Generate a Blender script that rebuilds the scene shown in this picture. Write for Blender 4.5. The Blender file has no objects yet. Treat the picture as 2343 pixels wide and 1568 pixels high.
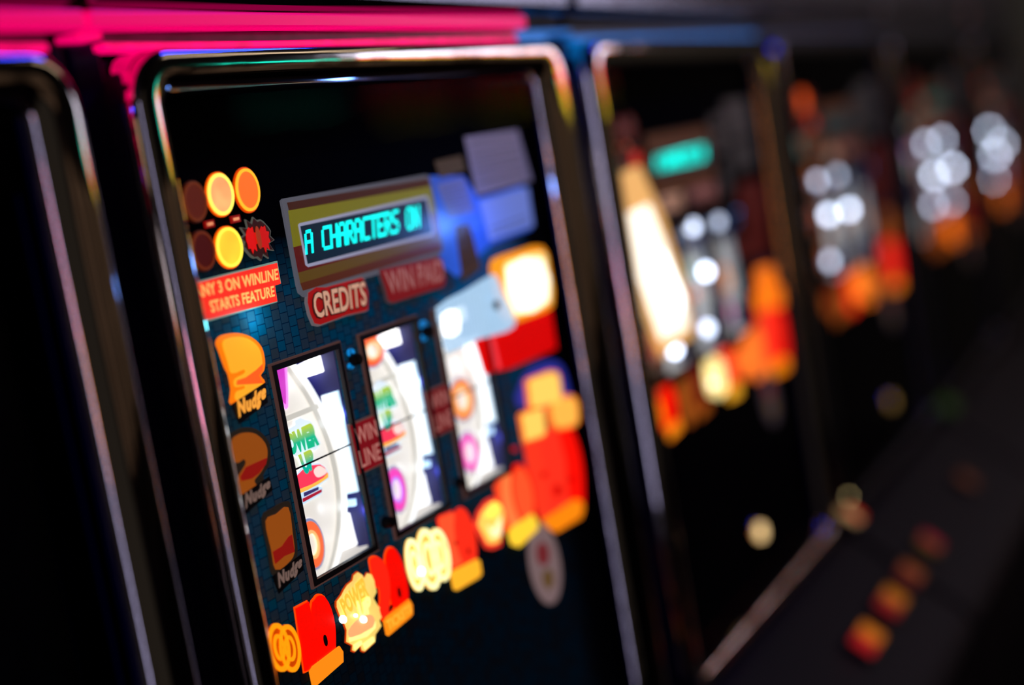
import bpy, bmesh, math, random
from mathutils import Vector, Matrix
random.seed(4)
SC = bpy.context.scene
COL = SC.collection

# ------------------------------------------------------------------ camera
F_PX, W_PX, H_PX = 3400.0, 2343.0, 1568.0
CAM = Vector((-0.74095584, -0.60680283, 1.64131733))
AX = Vector((0.4452311598648394, 0.18648964983635738, -0.8757801235409048))     # world X seen from the camera
AY = Vector((-0.8792861518689016, -0.09374863003138734, -0.46697650636709437))
AZ = Vector((-0.16918947194488396, 0.9779738262710055, 0.12223795528337532))
ROT = Matrix((AX, AY, AZ))                       # camera -> world
cd = bpy.data.cameras.new('camera'); cam = bpy.data.objects.new('camera', cd); COL.objects.link(cam)
cam.matrix_world = Matrix.Translation(CAM) @ ROT.to_4x4()
cd.sensor_width = 36; cd.sensor_fit = 'HORIZONTAL'; cd.lens = 36 * F_PX / W_PX
cd.clip_start = 0.02; cd.clip_end = 60
cd.dof.use_dof = True; cd.dof.focus_distance = 1.045; cd.dof.aperture_fstop = 1.38; cd.dof.aperture_blades = 9
SC.camera = cam

def ray(px, py): return ROT @ Vector(((px - W_PX/2)/F_PX, -(py - H_PX/2)/F_PX, -1.0))

# ------------------------------------------------------------------ world, lights, exposure
world = bpy.data.worlds.new('arcade_gloom'); SC.world = world; world.use_nodes = True
bgn = world.node_tree.nodes['Background']; bgn.inputs[0].default_value = (0.9, 0.75, 0.62, 1); bgn.inputs[1].default_value = 0.019
def area(name, loc, target, size, size_y, color, energy):
    d = bpy.data.lights.new(name, 'AREA'); d.shape = 'RECTANGLE'; d.size = size; d.size_y = size_y
    d.color = color; d.energy = energy
    o = bpy.data.objects.new(name, d); COL.objects.link(o); o.location = loc
    o.rotation_euler = (Vector(target) - Vector(loc)).to_track_quat('-Z', 'Y').to_euler(); return o
def point(name, loc, color, energy, r=.01):
    d = bpy.data.lights.new(name, 'POINT'); d.color = color; d.energy = energy; d.shadow_soft_size = r
    o = bpy.data.objects.new(name, d); COL.objects.link(o); o.location = loc; return o
area('lilac_sign_light', (-3.0, -.80, 1.30), (0, -.1, 1.40), .20, 2.3, (.55, .55, 1), 6)
area('orange_sign_light', (-2.9, -1.15, 1.05), (0, 0, 1.4), .10, .35, (1, .35, .08), .8)
area('pink_sign_light', (-3.0, -.62, 1.35), (0, 0, 1.4), .06, .3, (1, .25, .45), .5)
area('ceiling_lamp_warm', (2.6, -1.6, 2.62), (2.2, 0, 1.2), 1.2, .3, (1, .78, .55), 1.2)
area('ceiling_lamp_blue', (.95, -.35, 2.45), (.75, 0, 1.4), .5, .08, (.02, .05, 1), 3.2)
SC.view_settings.view_transform = 'Standard'; SC.view_settings.look = 'None'
SC.view_settings.exposure = 0; SC.view_settings.gamma = 1; SC.view_settings.use_curve_mapping = False
SC.cycles.max_bounces = 6; SC.cycles.glossy_bounces = 4; SC.cycles.diffuse_bounces = 2; SC.cycles.transparent_max_bounces = 12
SC.cycles.sample_clamp_indirect = 4; SC.cycles.caustics_reflective = False; SC.cycles.caustics_refractive = False

# ------------------------------------------------------------------ materials
def lin(c):
    out = []
    for v in c:
        v /= 255.0; out.append(v/12.92 if v <= .04045 else ((v+.055)/1.055)**2.4)
    return tuple(out) + (1,)
MATS = {}
def nmat(name):
    m = bpy.data.materials.new(name); m.use_nodes = True; nt = m.node_tree; b = nt.nodes['Principled BSDF']; return m, nt, b
def E(rgb, s=1.0, mottle=0.0, scale=40):
    """plastic that gives off light: lit (backlit) parts, and unlit ones holding backlight spill, a little uneven where the bulb behind it is uneven"""
    k = ('E', rgb, s, mottle, scale)
    if k in MATS: return MATS[k]
    m, nt, b = nmat('lit_%d_%d_%d' % rgb)
    b.inputs['Base Color'].default_value = tuple(v*.6 for v in lin(rgb)[:3]) + (1,); b.inputs['Roughness'].default_value = .35
    b.inputs['Emission Color'].default_value = lin(rgb); b.inputs['Emission Strength'].default_value = s
    if mottle:
        n = nt.nodes.new('ShaderNodeTexNoise'); tc = nt.nodes.new('ShaderNodeTexCoord'); mr = nt.nodes.new('ShaderNodeMapRange')
        nt.links.new(tc.outputs['Object'], n.inputs['Vector']); n.inputs['Scale'].default_value = scale; n.inputs['Detail'].default_value = 1
        nt.links.new(n.outputs['Fac'], mr.inputs['Value']); mr.inputs['From Min'].default_value = .3; mr.inputs['From Max'].default_value = .7
        mr.inputs['To Min'].default_value = s*(1-mottle); mr.inputs['To Max'].default_value = s*(1+mottle)
        nt.links.new(mr.outputs['Result'], b.inputs['Emission Strength'])
    MATS[k] = m; return m
def EG(lo, hi, s=1.0):
    k = ('EG', lo, hi, s)
    if k in MATS: return MATS[k]
    m, nt, b = nmat('lit_two_tone'); tc = nt.nodes.new('ShaderNodeTexCoord'); sx = nt.nodes.new('ShaderNodeSeparateXYZ'); cr = nt.nodes.new('ShaderNodeValToRGB')
    nt.links.new(tc.outputs['Generated'], sx.inputs[0]); nt.links.new(sx.outputs['Z'], cr.inputs[0]); nt.links.new(cr.outputs[0], b.inputs['Emission Color'])
    cr.color_ramp.elements[0].color = lin(lo); cr.color_ramp.elements[0].position = .45; cr.color_ramp.elements[1].color = lin(hi); cr.color_ramp.elements[1].position = .95
    b.inputs['Base Color'].default_value = (.02, .02, .02, 1); b.inputs['Emission Strength'].default_value = s; MATS[k] = m; return m
def P(name, rgb, rough=.4, metal=0, spec=.5, noise=0.0, scale=30):
    k = ('P', name)
    if k in MATS: return MATS[k]
    m, nt, b = nmat(name)
    b.inputs['Base Color'].default_value = lin(rgb); b.inputs['Roughness'].default_value = rough
    b.inputs['Metallic'].default_value = metal; b.inputs['Specular IOR Level'].default_value = spec
    if noise:
        tc = nt.nodes.new('ShaderNodeTexCoord'); n = nt.nodes.new('ShaderNodeTexNoise'); bp = nt.nodes.new('ShaderNodeBump')
        n.inputs['Scale'].default_value = scale; nt.links.new(tc.outputs['Object'], n.inputs['Vector'])
        nt.links.new(n.outputs['Fac'], bp.inputs['Height']); bp.inputs['Strength'].default_value = noise; bp.inputs['Distance'].default_value = .01
        nt.links.new(bp.outputs['Normal'], b.inputs['Normal'])
    MATS[k] = m; return m
chrome = P('chrome', (225, 215, 205), .07, 1, .5, .10, 11)
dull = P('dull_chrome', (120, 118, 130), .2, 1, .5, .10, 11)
navy = P('navy_gloss_paint', (2, 4, 84), .45, 0, .12)
blackp = P('black_plastic', (9, 8, 8), .5)
header_m = P('smoked_header', (15, 13, 11), .9, 0, .03)
console_m = P('brown_laminate', (34, 24, 18), .55, 0, .3)
inner_m = P('chamber_navy', (24, 26, 110), .5)
off_m = {}
# brick printed artwork, backlit faintly
def brick_art():
    m, nt, b = nmat('brick_printed_artwork')
    tc = nt.nodes.new('ShaderNodeTexCoord'); mp = nt.nodes.new('ShaderNodeMapping'); br = nt.nodes.new('ShaderNodeTexBrick')
    mp.inputs['Rotation'].default_value = (math.pi/2, 0, math.radians(0))
    sx = nt.nodes.new('ShaderNodeSeparateXYZ'); cb = nt.nodes.new('ShaderNodeCombineXYZ')
    nt.links.new(tc.outputs['Object'], sx.inputs[0]); nt.links.new(sx.outputs['X'], cb.inputs['Y']); nt.links.new(sx.outputs['Z'], cb.inputs['X'])
    nt.links.new(cb.outputs[0], br.inputs['Vector'])
    br.inputs['Scale'].default_value = 1; br.inputs['Brick Width'].default_value = .0074; br.inputs['Row Height'].default_value = .0092; br.inputs['Bias'].default_value = -.1
    br.inputs['Mortar Size'].default_value = .0004; br.inputs['Mortar Smooth'].default_value = .3
    br.inputs['Color1'].default_value = (.0, .13, .24, 1); br.inputs['Color2'].default_value = (.075, .07, .075, 1); br.inputs['Mortar'].default_value = (.0, .03, .08, 1)
    # the print itself runs to black in the upper and lower bands of the artwork
    mr = nt.nodes.new('ShaderNodeMapRange'); nt.links.new(sx.outputs['Z'], mr.inputs['Value'])
    mr.inputs['From Min'].default_value = 1.615; mr.inputs['From Max'].default_value = 1.575; mr.inputs['To Min'].default_value = 0; mr.inputs['To Max'].default_value = 1
    mr2 = nt.nodes.new('ShaderNodeMapRange'); nt.links.new(sx.outputs['Z'], mr2.inputs['Value'])
    mr2.inputs['From Min'].default_value = 1.33; mr2.inputs['From Max'].default_value = 1.38; mr2.inputs['To Min'].default_value = .12; mr2.inputs['To Max'].default_value = 1
    mu0 = nt.nodes.new('ShaderNodeMath'); mu0.operation = 'MULTIPLY'
    nt.links.new(mr.outputs[0], mu0.inputs[0]); nt.links.new(mr2.outputs[0], mu0.inputs[1])
    mr3 = nt.nodes.new('ShaderNodeMapRange'); nt.links.new(sx.outputs['X'], mr3.inputs['Value'])
    mr3.inputs['From Min'].default_value = .50; mr3.inputs['From Max'].default_value = .46; mr3.inputs['To Min'].default_value = 0; mr3.inputs['To Max'].default_value = 1
    mu1 = nt.nodes.new('ShaderNodeMath'); mu1.operation = 'MULTIPLY'; nt.links.new(mu0.outputs[0], mu1.inputs[0]); nt.links.new(mr3.outputs[0], mu1.inputs[1]); mu0 = mu1
    mx = nt.nodes.new('ShaderNodeMix'); mx.data_type = 'RGBA'
    mx.inputs['A'].default_value = (.0008, .0008, .0018, 1); nt.links.new(mu0.outputs[0], mx.inputs['Factor']); nt.links.new(br.outputs['Color'], mx.inputs['B'])
    nt.links.new(mx.outputs['Result'], b.inputs['Base Color']); nt.links.new(mx.outputs['Result'], b.inputs['Emission Color'])
    b.inputs['Emission Strength'].default_value = .15; b.inputs['Roughness'].default_value = .85; b.inputs['Specular IOR Level'].default_value = .03
    return m
art_m = brick_art()
def glass_mat():
    m = bpy.data.materials.new('clear_glass'); m.use_nodes = True; nt = m.node_tree; nt.nodes.clear()
    o = nt.nodes.new('ShaderNodeOutputMaterial'); mix = nt.nodes.new('ShaderNodeMixShader'); t = nt.nodes.new('ShaderNodeBsdfTransparent'); g = nt.nodes.new('ShaderNodeBsdfGlossy')
    fr = nt.nodes.new('ShaderNodeFresnel'); fr.inputs[0].default_value = 1.045; g.inputs['Roughness'].default_value = .02
    gm = nt.nodes.new('ShaderNodeNewGeometry'); mu = nt.nodes.new('ShaderNodeMath'); mu.operation = 'MULTIPLY'; iv = nt.nodes.new('ShaderNodeMath'); iv.operation = 'SUBTRACT'; iv.inputs[0].default_value = 1; nt.links.new(gm.outputs['Backfacing'], iv.inputs[1]); nt.links.new(fr.outputs[0], mu.inputs[0]); nt.links.new(iv.outputs[0], mu.inputs[1]); nt.links.new(mu.outputs[0], mix.inputs[0]); nt.links.new(t.outputs[0], mix.inputs[1]); nt.links.new(g.outputs[0], mix.inputs[2]); nt.links.new(mix.outputs[0], o.inputs[0]); return m
glass_m = glass_mat()
def reflection_mat(rgb, s, fac):
    m = bpy.data.materials.new('reflection_overlay'); m.use_nodes = True; nt = m.node_tree; nt.nodes.clear()
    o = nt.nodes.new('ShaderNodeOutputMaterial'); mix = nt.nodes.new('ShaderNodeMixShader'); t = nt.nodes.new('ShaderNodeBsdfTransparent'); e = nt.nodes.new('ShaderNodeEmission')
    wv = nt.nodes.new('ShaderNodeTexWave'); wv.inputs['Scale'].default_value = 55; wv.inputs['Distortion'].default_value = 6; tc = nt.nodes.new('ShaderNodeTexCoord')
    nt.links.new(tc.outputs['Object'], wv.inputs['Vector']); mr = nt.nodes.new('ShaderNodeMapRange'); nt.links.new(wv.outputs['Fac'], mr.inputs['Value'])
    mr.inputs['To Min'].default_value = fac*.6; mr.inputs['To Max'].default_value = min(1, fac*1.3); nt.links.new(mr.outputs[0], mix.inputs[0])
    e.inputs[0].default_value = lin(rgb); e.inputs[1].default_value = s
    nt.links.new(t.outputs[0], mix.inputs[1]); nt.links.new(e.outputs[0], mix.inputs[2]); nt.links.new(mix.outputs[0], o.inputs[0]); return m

# ------------------------------------------------------------------ object helpers
KEY = {}          # object name -> which lamp circuit lights it
OFF = {}          # object name -> its material when that lamp is out
def obj(name, bm, mat, parent=None, label=None, key=None, off=None, smooth=False):
    me = bpy.data.meshes.new(name); bm.normal_update(); bm.to_mesh(me); bm.free()
    if smooth:
        for p in me.polygons: p.use_smooth = True
    me.materials.append(mat)
    o = bpy.data.objects.new(name, me); COL.objects.link(o)
    if parent: o.parent = parent
    if label: o['label'] = label
    if key: KEY[o.name] = key; OFF[o.name] = off
    return o
def thing(name, label, cat, loc=(0, 0, 0), group=None):
    o = bpy.data.objects.new(name, None); COL.objects.link(o); o.location = loc; o.empty_display_size = .1
    o['label'] = label; o['category'] = cat
    if group: o['group'] = group
    return o
def box(bm, x0, x1, y0, y1, z0, z1, bev=0.0):
    b2 = bmesh.new(); r = bmesh.ops.create_cube(b2, size=1)
    for v in b2.verts: v.co = Vector(((x0+x1)/2 + v.co.x*(x1-x0), (y0+y1)/2 + v.co.y*(y1-y0), (z0+z1)/2 + v.co.z*(z1-z0)))
    if bev: bmesh.ops.bevel(b2, geom=b2.edges[:], offset=bev, segments=2, affect='EDGES', profile=.5)
    me = bpy.data.meshes.new('t'); b2.to_mesh(me); b2.free(); bm.from_mesh(me); bpy.data.meshes.remove(me); return bm
def nbox(*a, **k): return box(bmesh.new(), *a, **k)

YA = .020                     # plane of the printed artwork (the chrome stands proud of it at y = 0)
RR, RZ = .14, 1.437           # reel drum radius, axis height
RY = YA + .010 + RR           # reel axis depth
def A(p):                     # point of the artwork plane in panel coordinates (u = along, v = up)
    d = ray(*p); t = (YA - CAM.y)/d.y; q = CAM + d*t; return (q.x, q.z)
def C(p):                     # point of a reel drum, unrolled
    d = ray(*p); o = CAM - Vector((0, RY, RZ)); a = d.y**2 + d.z**2; b = 2*(o.y*d.y + o.z*d.z); c = o.y**2 + o.z**2 - RR**2
    D = b*b - 4*a*c; t = (-b - math.sqrt(max(D, 0)))/(2*a); q = o + d*t
    return (q.x, math.atan2(q.z, -q.y)*RR)
def wrapA(u, v, h): return Vector((u, YA - h, v))
def wrapC(u, v, h):
    a = v/RR; r = RR + h; return Vector((u, RY - r*math.cos(a), RZ + r*math.sin(a)))
SURF = {'A': (A, wrapA), 'C': (C, wrapC)}
def smooth_pts(pts, n=4):
    out = []; L = len(pts)
    for i in range(L):
        p0, p1, p2, p3 = (Vector(pts[(i+k-1) % L]) for k in range(4))
        for k in range(n):
            t = k/n; out.append(tuple(.5*((2*p1) + (p2-p0)*t + (2*p0-5*p1+4*p2-p3)*t*t + (3*p1-p0-3*p2+p3)*t**3)))
    return out
def plate(uv, surf, h0, h1, bm=None):
    """a flat plate of outline uv, standing from height h0 to h1 over the surface; on a drum it is bent round it"""
    bm = bm or bmesh.new(); tmp = bmesh.new()
    f = tmp.faces.new([tmp.verts.new((u, v, 0)) for u, v in uv])
    if surf == 'C':
        bmesh.ops.triangulate(tmp, faces=tmp.faces[:])
        v0 = min(v for _, v in uv); v1 = max(v for _, v in uv); s = v0 + .006
        while s < v1:
            bmesh.ops.bisect_plane(tmp, geom=tmp.verts[:] + tmp.edges[:] + tmp.faces[:], plane_co=(0, s, 0), plane_no=(0, 1, 0)); s += .006
    tmp.normal_update()
    if sum(f.normal.z*f.calc_area() for f in tmp.faces) < 0: bmesh.ops.reverse_faces(tmp, faces=tmp.faces[:])
    top = tmp.faces[:]; r = bmesh.ops.extrude_face_region(tmp, geom=top)
    for g in r['geom']:
        if isinstance(g, bmesh.types.BMVert): g.co.z = 1
    W = SURF[surf][1]
    for v in tmp.verts: v.co = W(v.co.x, v.co.y, h1 if v.co.z > .5 else h0)
    me = bpy.data.meshes.new('t'); tmp.to_mesh(me); tmp.free(); bm.from_mesh(me); bpy.data.meshes.remove(me); return bm
def poly(px, surf='A', h=(0, .002), sm=0):
    if sm: px = smooth_pts(px, sm)
    return plate([SURF[surf][0](p) for p in px], surf, *h)
def ell_px(c, a, b, s=.40, t=.19, n=28, k=1.0):
    return [(c[0] + k*(a*math.cos(q) + b*t*math.sin(q)), c[1] + k*(-a*s*math.cos(q) + b*math.sin(q))) for q in (2*math.pi*i/n for i in range(n))]
def ring(c, a, b, k, surf='A', h=(0, .002), s=.40):
    o = [SURF[surf][0](p) for p in ell_px(c, a, b, s)]; i = [SURF[surf][0](p) for p in ell_px(c, a, b, s, k=k)]
    bm = bmesh.new(); n = len(o)
    for j in range(n):
        q = (j+1) % n; plate([o[j], o[q], i[q], i[j]], surf, h[0], h[1], bm)
    return bm
def at(org, sc, pts): return [(org[0] + x/sc, org[1] + y/sc) for x, y in pts]
def letters(text, quad, surf='A', h=(.002, .0028), bold=.02, shear=0.0, wave=0.0, space=1.0):
    """lettering: filled font outlines fitted into the quad (TL, TR, BR, BL) given on the surface"""
    cu = bpy.data.curves.new('lettering', 'FONT'); cu.body = text; cu.offset = bold; cu.shear = shear; cu.resolution_u = 3; cu.space_character = space
    o = bpy.data.objects.new('t', cu); COL.objects.link(o); dg = bpy.context.evaluated_depsgraph_get(); dg.update()
    me = bpy.data.meshes.new_from_object(o.evaluated_get(dg)); COL.objects.unlink(o); bpy.data.objects.remove(o); bpy.data.curves.remove(cu)
    bm = bmesh.new(); bm.from_mesh(me); bpy.data.meshes.remove(me)
    xs = [v.co.x for v in bm.verts]; ys = [v.co.y for v in bm.verts]; x0, x1, y0, y1 = min(xs), max(xs), min(ys), max(ys)
    q = [Vector(SURF[surf][0](p)) for p in quad]; W = SURF[surf][1]
    for v in bm.verts:
        s = (v.co.x-x0)/(x1-x0); t = (v.co.y-y0)/(y1-y0) + wave*math.sin(s*9)
        p = (q[3]*(1-s) + q[2]*s)*(1-t) + (q[0]*(1-s) + q[1]*s)*t
        v.co = W(p.x, p.y, h[1])
    return bm

# ------------------------------------------------------------------ setting
def struct(name, bm, m): o = obj(name, bm, m); o['kind'] = 'structure'; return o
struct('floor', nbox(-3, 6.5, -3.6, 1.2, -.1, 0), P('dark_patterned_carpet', (38, 22, 20), .9, 0, .2, .5, 80))
struct('ceiling', nbox(-3, 6.5, -3.6, 1.2, 2.8, 2.9), P('dark_ceiling_tile', (30, 26, 26), .8))
struct('wall_back', nbox(-3, 6.5, 1.0, 1.2, 0, 2.8), P('dark_wall_paint', (26, 20, 22), .7))

# ------------------------------------------------------------------ the prototype machine (the sharp one in front)
PINK, BLUE = (255, 0, 110), (10, 105, 190)
def loop(xl, xr, zb, zt, r, y, n=6):
    r = max(r, .0015); pts = []
    for cx, cz, a0 in ((xr-r, zt-r, 0), (xl+r, zt-r, 90), (xl+r, zb+r, 180), (xr-r, zb+r, 270)):
        for k in range(n+1):
            a = math.radians(a0 + 90*k/n); pts.append(Vector((cx + r*math.cos(a), y, cz + r*math.sin(a))))
    return pts
def frame_bm(xl, xr, wl, wr, zb, zt, wt, wb, r=.034):
    """chrome surround: a half-round moulding swept round the window, outer edge xl-wl .. xr+wr"""
    bm = bmesh.new(); N = 18; rows = []
    prof = [(0, .030), (0, .012)] + [(k/N, .010 - .016*(1 - abs(2*(k/N)**.66 - 1)**2.6)**(1/2.6)) for k in range(1, N)] + [(1, .012), (1, YA+.001)]
    for s, y in prof:
        rows.append([bm.verts.new(p) for p in loop(xl-wl*(1-s), xr+wr*(1-s), zb-wb*(1-s), zt+wt*(1-s), r*(1-s*.75), y)])
    n = len(rows[0])
    for a, b in zip(rows, rows[1:]):
        for i in range(n): bm.faces.new((a[i], a[(i+1) % n], b[(i+1) % n], b[i]))
    bmesh.ops.recalc_face_normals(bm, faces=bm.faces[:]); return bm

ZT, ZB = 1.715, 1.060        # clear opening of the chrome frame
WX = [(A((626, 850))[0], A((766, 797))[0]), (A((824, 770))[0], A((927, 733))[0]), None]
WX[1] = (WX[1][0], WX[1][0] + (WX[0][1]-WX[0][0])); pitch = WX[1][0]-WX[0][0]; WX[2] = (WX[0][0] + 2*pitch, WX[0][1] + 2*pitch)
WZ0, WZ1 = A((712, 1330))[1], A((622, 850))[1]

def shell(M, xl, xr, wl, wr, right, strip_rgb, tag_, sl=None, sr=None, cmat=None):
    cmat = cmat or chrome
    """cabinet, chrome surround, glowing strip, console: the parts that differ in width from machine to machine"""
    L, R = xl-wl, xr+wr
    gl, gr = L-.023, right
    sl = gl if sl is None else sl; sr = gr if sr is None else sr
    gl += .001; gr -= .001
    cab = obj('cabinet', nbox(gl, L+.006, .022, .60, .02, 1.752, bev=.003), navy, M, 'navy blue painted cabinet body')
    obj('cabinet_side', nbox(R-.006, gr, .022, .60, .02, 1.752, bev=.003), navy, cab)
    obj('cabinet_back', nbox(L+.006, R-.006, .56, .60, .02, 1.742), navy, cab)
    obj('cabinet_top', nbox(L+.006, R-.006, .030, .56, 1.735, 1.742), navy, cab)
    obj('cabinet_base', nbox(L+.006, R-.006, .031, .56, .02, 1.03), navy, cab)
    obj('recess_lining', nbox(xr, xr+.004, .008, YA+.004, ZB, ZT), navy, M)
    obj('recess_lining', nbox(xl-.004, xl, .008, YA+.004, ZB, ZT), navy, M)
    obj('chrome_surround', frame_bm(xl, xr, wl, wr, ZB, ZT, .030, .02), cmat, M, 'polished chrome surround with rounded corners', smooth=True)
    s = obj('light_strip', nbox(max(sl, L), sr if sr < gr else R, .013, .03, 1.7462, 1.7506, bev=.0008), E(strip_rgb, 1.0, .25, 60), M, tag_ + ' glowing strip over the chrome')
    dark = tuple(int(c*.30) for c in strip_rgb)
    obj('strip_joiner', nbox(gl, L-.0005, .013, .03, 1.7530, 1.7568), E(strip_rgb, .9), s)
    if sr == gr: obj('strip_joiner', nbox(R+.0005, gr, .013, .03, 1.7530, 1.7568), E(strip_rgb, .9), s)
    obj('strip_backing', nbox(max(sl, L), sr if sr < gr else R, .014, .03, 1.7508, 1.7568), E(dark, .8, .3, 90), s)
    t = obj('top_box', nbox(gl+.004, gr-.004, .012, .5, 1.757, 2.15, bev=.004), blackp, M, 'black upper cabinet')
    if strip_rgb == PINK: obj('top_box_trim', nbox(sl+.001, sr-.001, .0, .014, 1.757, 1.768, bev=.002), E(strip_rgb, .8), t)
    obj('top_box_rail', nbox(gl+.004, gr-.004, -.004, .014, 1.770, 1.800, bev=.008), dull, t)
    obj('glass_pane', nbox(xl+.0005, xr-.0005, .0040, .0062, ZB+.001, ZT-.001), glass_m, M, 'clear glass over the artwork')
    obj('header_panel', nbox(xl, xr, YA, YA+.006, 1.668, ZT), header_m, M, 'smoky black blank header')
    # console: a wedge that leans out towards the player
    prof = [(.03, 1.035), (-.006, 1.035), (-.020, 1.030), (-.160, .920), (-.172, .900), (-.172, .78), (-.03, .66), (.03, .66)]
    bm = bmesh.new(); a = [bm.verts.new((gl+.004, y, z)) for y, z in prof]; b = [bm.verts.new((gr-.004, y, z)) for y, z in prof]
    bm.faces.new(a); bm.faces.new(b[::-1])
    for i in range(len(prof)): j = (i+1) % len(prof); bm.faces.new((a[i], b[i], b[j], a[j]))
    bmesh.ops.recalc_face_normals(bm, faces=bm.faces[:]); bmesh.ops.bevel(bm, geom=bm.edges[:], offset=.004, segments=2, affect='EDGES')
    obj('console', bm, console_m, M, 'dark brown sloping button console')
    lower = nbox(gl+.004, gr-.004, .0, .03, .06, .655, bev=.004); obj('lower_door', lower, blackp, M)

proto = thing('fruit_machine', 'nearest fruit machine, in sharp focus, with chrome surround and three lit reels', 'fruit machine')
shell(proto, 0, .545, .030, .056, .637, PINK, 'pink', None, .535)
M = proto
bs = obj('light_strip', nbox(.536, .601, .013, .03, 1.7462, 1.7568, bev=.0008), E(BLUE, 1.0, .25, 60), M, 'blue end of the glowing strip')
obj('strip_joiner', nbox(.6015, .636, .013, .03, 1.7530, 1.7568), E(BLUE, .9), bs)
# artwork sheet with three window openings
def sheet():
    bm = bmesh.new(); xs = [-.005]
    for a, b in WX: xs += [a, b]
    xs += [.553]; zs = [1.055, WZ0, WZ1, 1.668]
    for i in range(len(xs)-1):
        for j in range(3):
            if j == 1 and i in (1, 3, 5): continue
            box(bm, xs[i], xs[i+1], YA, YA+.001, zs[j], zs[j+1])
    return bm
art = obj('artwork_panel', sheet(), art_m, M, 'dark blue printed artwork panel patterned with teal bricks')
off_brown = E((150, 74, 18), .9); off_red = E((110, 8, 6), .8); off_white = E((150, 120, 108), .5); off_dark = P('unlit_dark_print', (34, 14, 10), .5)  # unlit colours still glow: backlight spill put into their emission
dimred = E((66, 12, 8), .8)

# --- reels
rim_x = A((786, 1085))[0]
def drum(x0, x1):
    bm = bmesh.new(); n = 72; rows = []
    for x, r in ((x0, RR-.006), (x0, RR), (x1, RR), (x1, RR-.006)):
        rows.append([bm.verts.new((x, RY - r*math.cos(2*math.pi*k/n), RZ + r*math.sin(2*math.pi*k/n))) for k in range(n)])
    for a, b in zip(rows, rows[1:]):
        for i in range(n): bm.faces.new((a[i], a[(i+1) % n], b[(i+1) % n], b[i]))
    bmesh.ops.recalc_face_normals(bm, faces=bm.faces[:]); return bm
d = ray(786, 1085); t = (YA+.010-CAM.y)/d.y; rim_x = (CAM + d*t).x
reel_w = rim_x - (WX[0][0]-.012)
strip_m = P('reel_strip_white', (235, 230, 222), .35)
b_ = strip_m.node_tree.nodes['Principled BSDF']; b_.inputs['Emission Color'].default_value = (1, .93, .84, 1); b_.inputs['Emission Strength'].default_value = .80
white_line = E((240, 248, 255), 1.15)
def reel_plate(x0, x1, s0, s1, h=.0006):
    return plate([(x0, s0), (x1, s0), (x1, s1), (x0, s1)], 'C', -.0002, h)
def shifted(bm, dx, s=0.0):
    for v in bm.verts:
        if s:
            a = math.atan2(v.co.z-RZ, -(v.co.y-RY)) + s/RR; r = math.hypot(v.co.z-RZ, v.co.y-RY)
            v.co.y = RY - r*math.cos(a); v.co.z = RZ + r*math.sin(a)
        v.co.x += dx
    return bm
O1, S1 = (600, 780), 5.6; O2 = (600, 1060)
def sym_power(rl, dx, ds, k):
    halo = at(O1, S1, [(262, 1190), (300, 1150), (370, 1110), (410, 1085), (405, 1030), (470, 995), (530, 1020), (610, 1040), (650, 1110), (660, 1210), (735, 1310), (700, 1370), (655, 1415), (610, 1390), (640, 1450), (645, 1560), (640, 1640), (520, 1640), (450, 1490), (400, 1480), (330, 1400)])
    h = obj('reel_symbol', shifted(poly(halo, 'C', (.0006, .0012)), dx, ds), E((225, 240, 255), 1.0), rl, 'green power up lettering')
    q1 = at(O1, S1, [(195, 1255), (640, 1035), (712, 1345), (265, 1510)]); q2 = at(O1, S1, [(430, 1475), (612, 1385), (645, 1640), (520, 1735)])
    obj('lettering', shifted(letters('POWER', q1, 'C', (0, .0020), .09), dx, ds), EG((0, 190, 140), (190, 215, 40), .95), h)
    obj('lettering', shifted(letters('UP', q2, 'C', (0, .0020), .09), dx, ds), EG((0, 185, 160), (190, 215, 60), .95), h)
def sym_shoe(rl, dx, ds):
    o = at(O2, S1, [(400, 240), (410, 180), (480, 70), (600, 10), (710, 0), (790, 50), (840, 130), (840, 200), (740, 270), (700, 300), (755, 310), (755, 370), (740, 400), (500, 535), (480, 450), (440, 430), (400, 380)])
    h = obj('reel_symbol', shifted(poly(o, 'C', (.0006, .0010)), dx, ds), E((200, 232, 255), 1.0), rl, 'red shoe standing on a small spring foot')
    obj('shoe_body', shifted(poly(at(O2, S1, [(405, 250), (420, 170), (500, 90), (620, 30), (720, 20), (780, 60), (815, 130), (760, 190), (620, 270), (430, 345)]), 'C', (.001, .0016), 0), dx, ds), E((255, 60, 90), 1.0), h)
    obj('shoe_toe', shifted(poly(at(O2, S1, [(640, 90), (700, 40), (770, 70), (800, 125), (700, 185), (650, 150)]), 'C', (.0016, .0019), 3), dx, ds), E((255, 225, 215), 1.0), h)
    obj('shoe_sole', shifted(poly(at(O2, S1, [(430, 345), (620, 272), (760, 190), (820, 128), (822, 185), (700, 270), (560, 345), (430, 400)]), 'C', (.001, .0018)), dx, ds), E((255, 185, 75), 1.05), h)
    obj('shoe_spring', shifted(poly(at(O2, S1, [(515, 380), (700, 305), (700, 340), (520, 430)]), 'C', (.001, .0016)), dx, ds), E((60, 50, 110), .9), h)
    obj('shoe_foot', shifted(poly(at(O2, S1, [(500, 455), (740, 335), (742, 370), (505, 500)]), 'C', (.001, .0016)), dx, ds), E((175, 25, 50), .95), h)
def sym_ring(rl, c, a, b, dx=0, ds=0, col=(255, 110, 60), rim=(255, 190, 120)):
    h = obj('reel_symbol', shifted(ring(c, a*1.12, b*1.12, .86, 'C', (.0004, .0010)), dx, ds), E((150, 160, 200), .8), rl, 'ring symbol')
    obj('ring_band', shifted(ring(c, a, b, .55, 'C', (.0004, .0014)), dx, ds), E(col, 1.0), h)
    obj('ring_edge', shifted(ring(c, a*.62, b*.62, .78, 'C', (.0004, .0018)), dx, ds), E(rim, 1.0), h)
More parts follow.
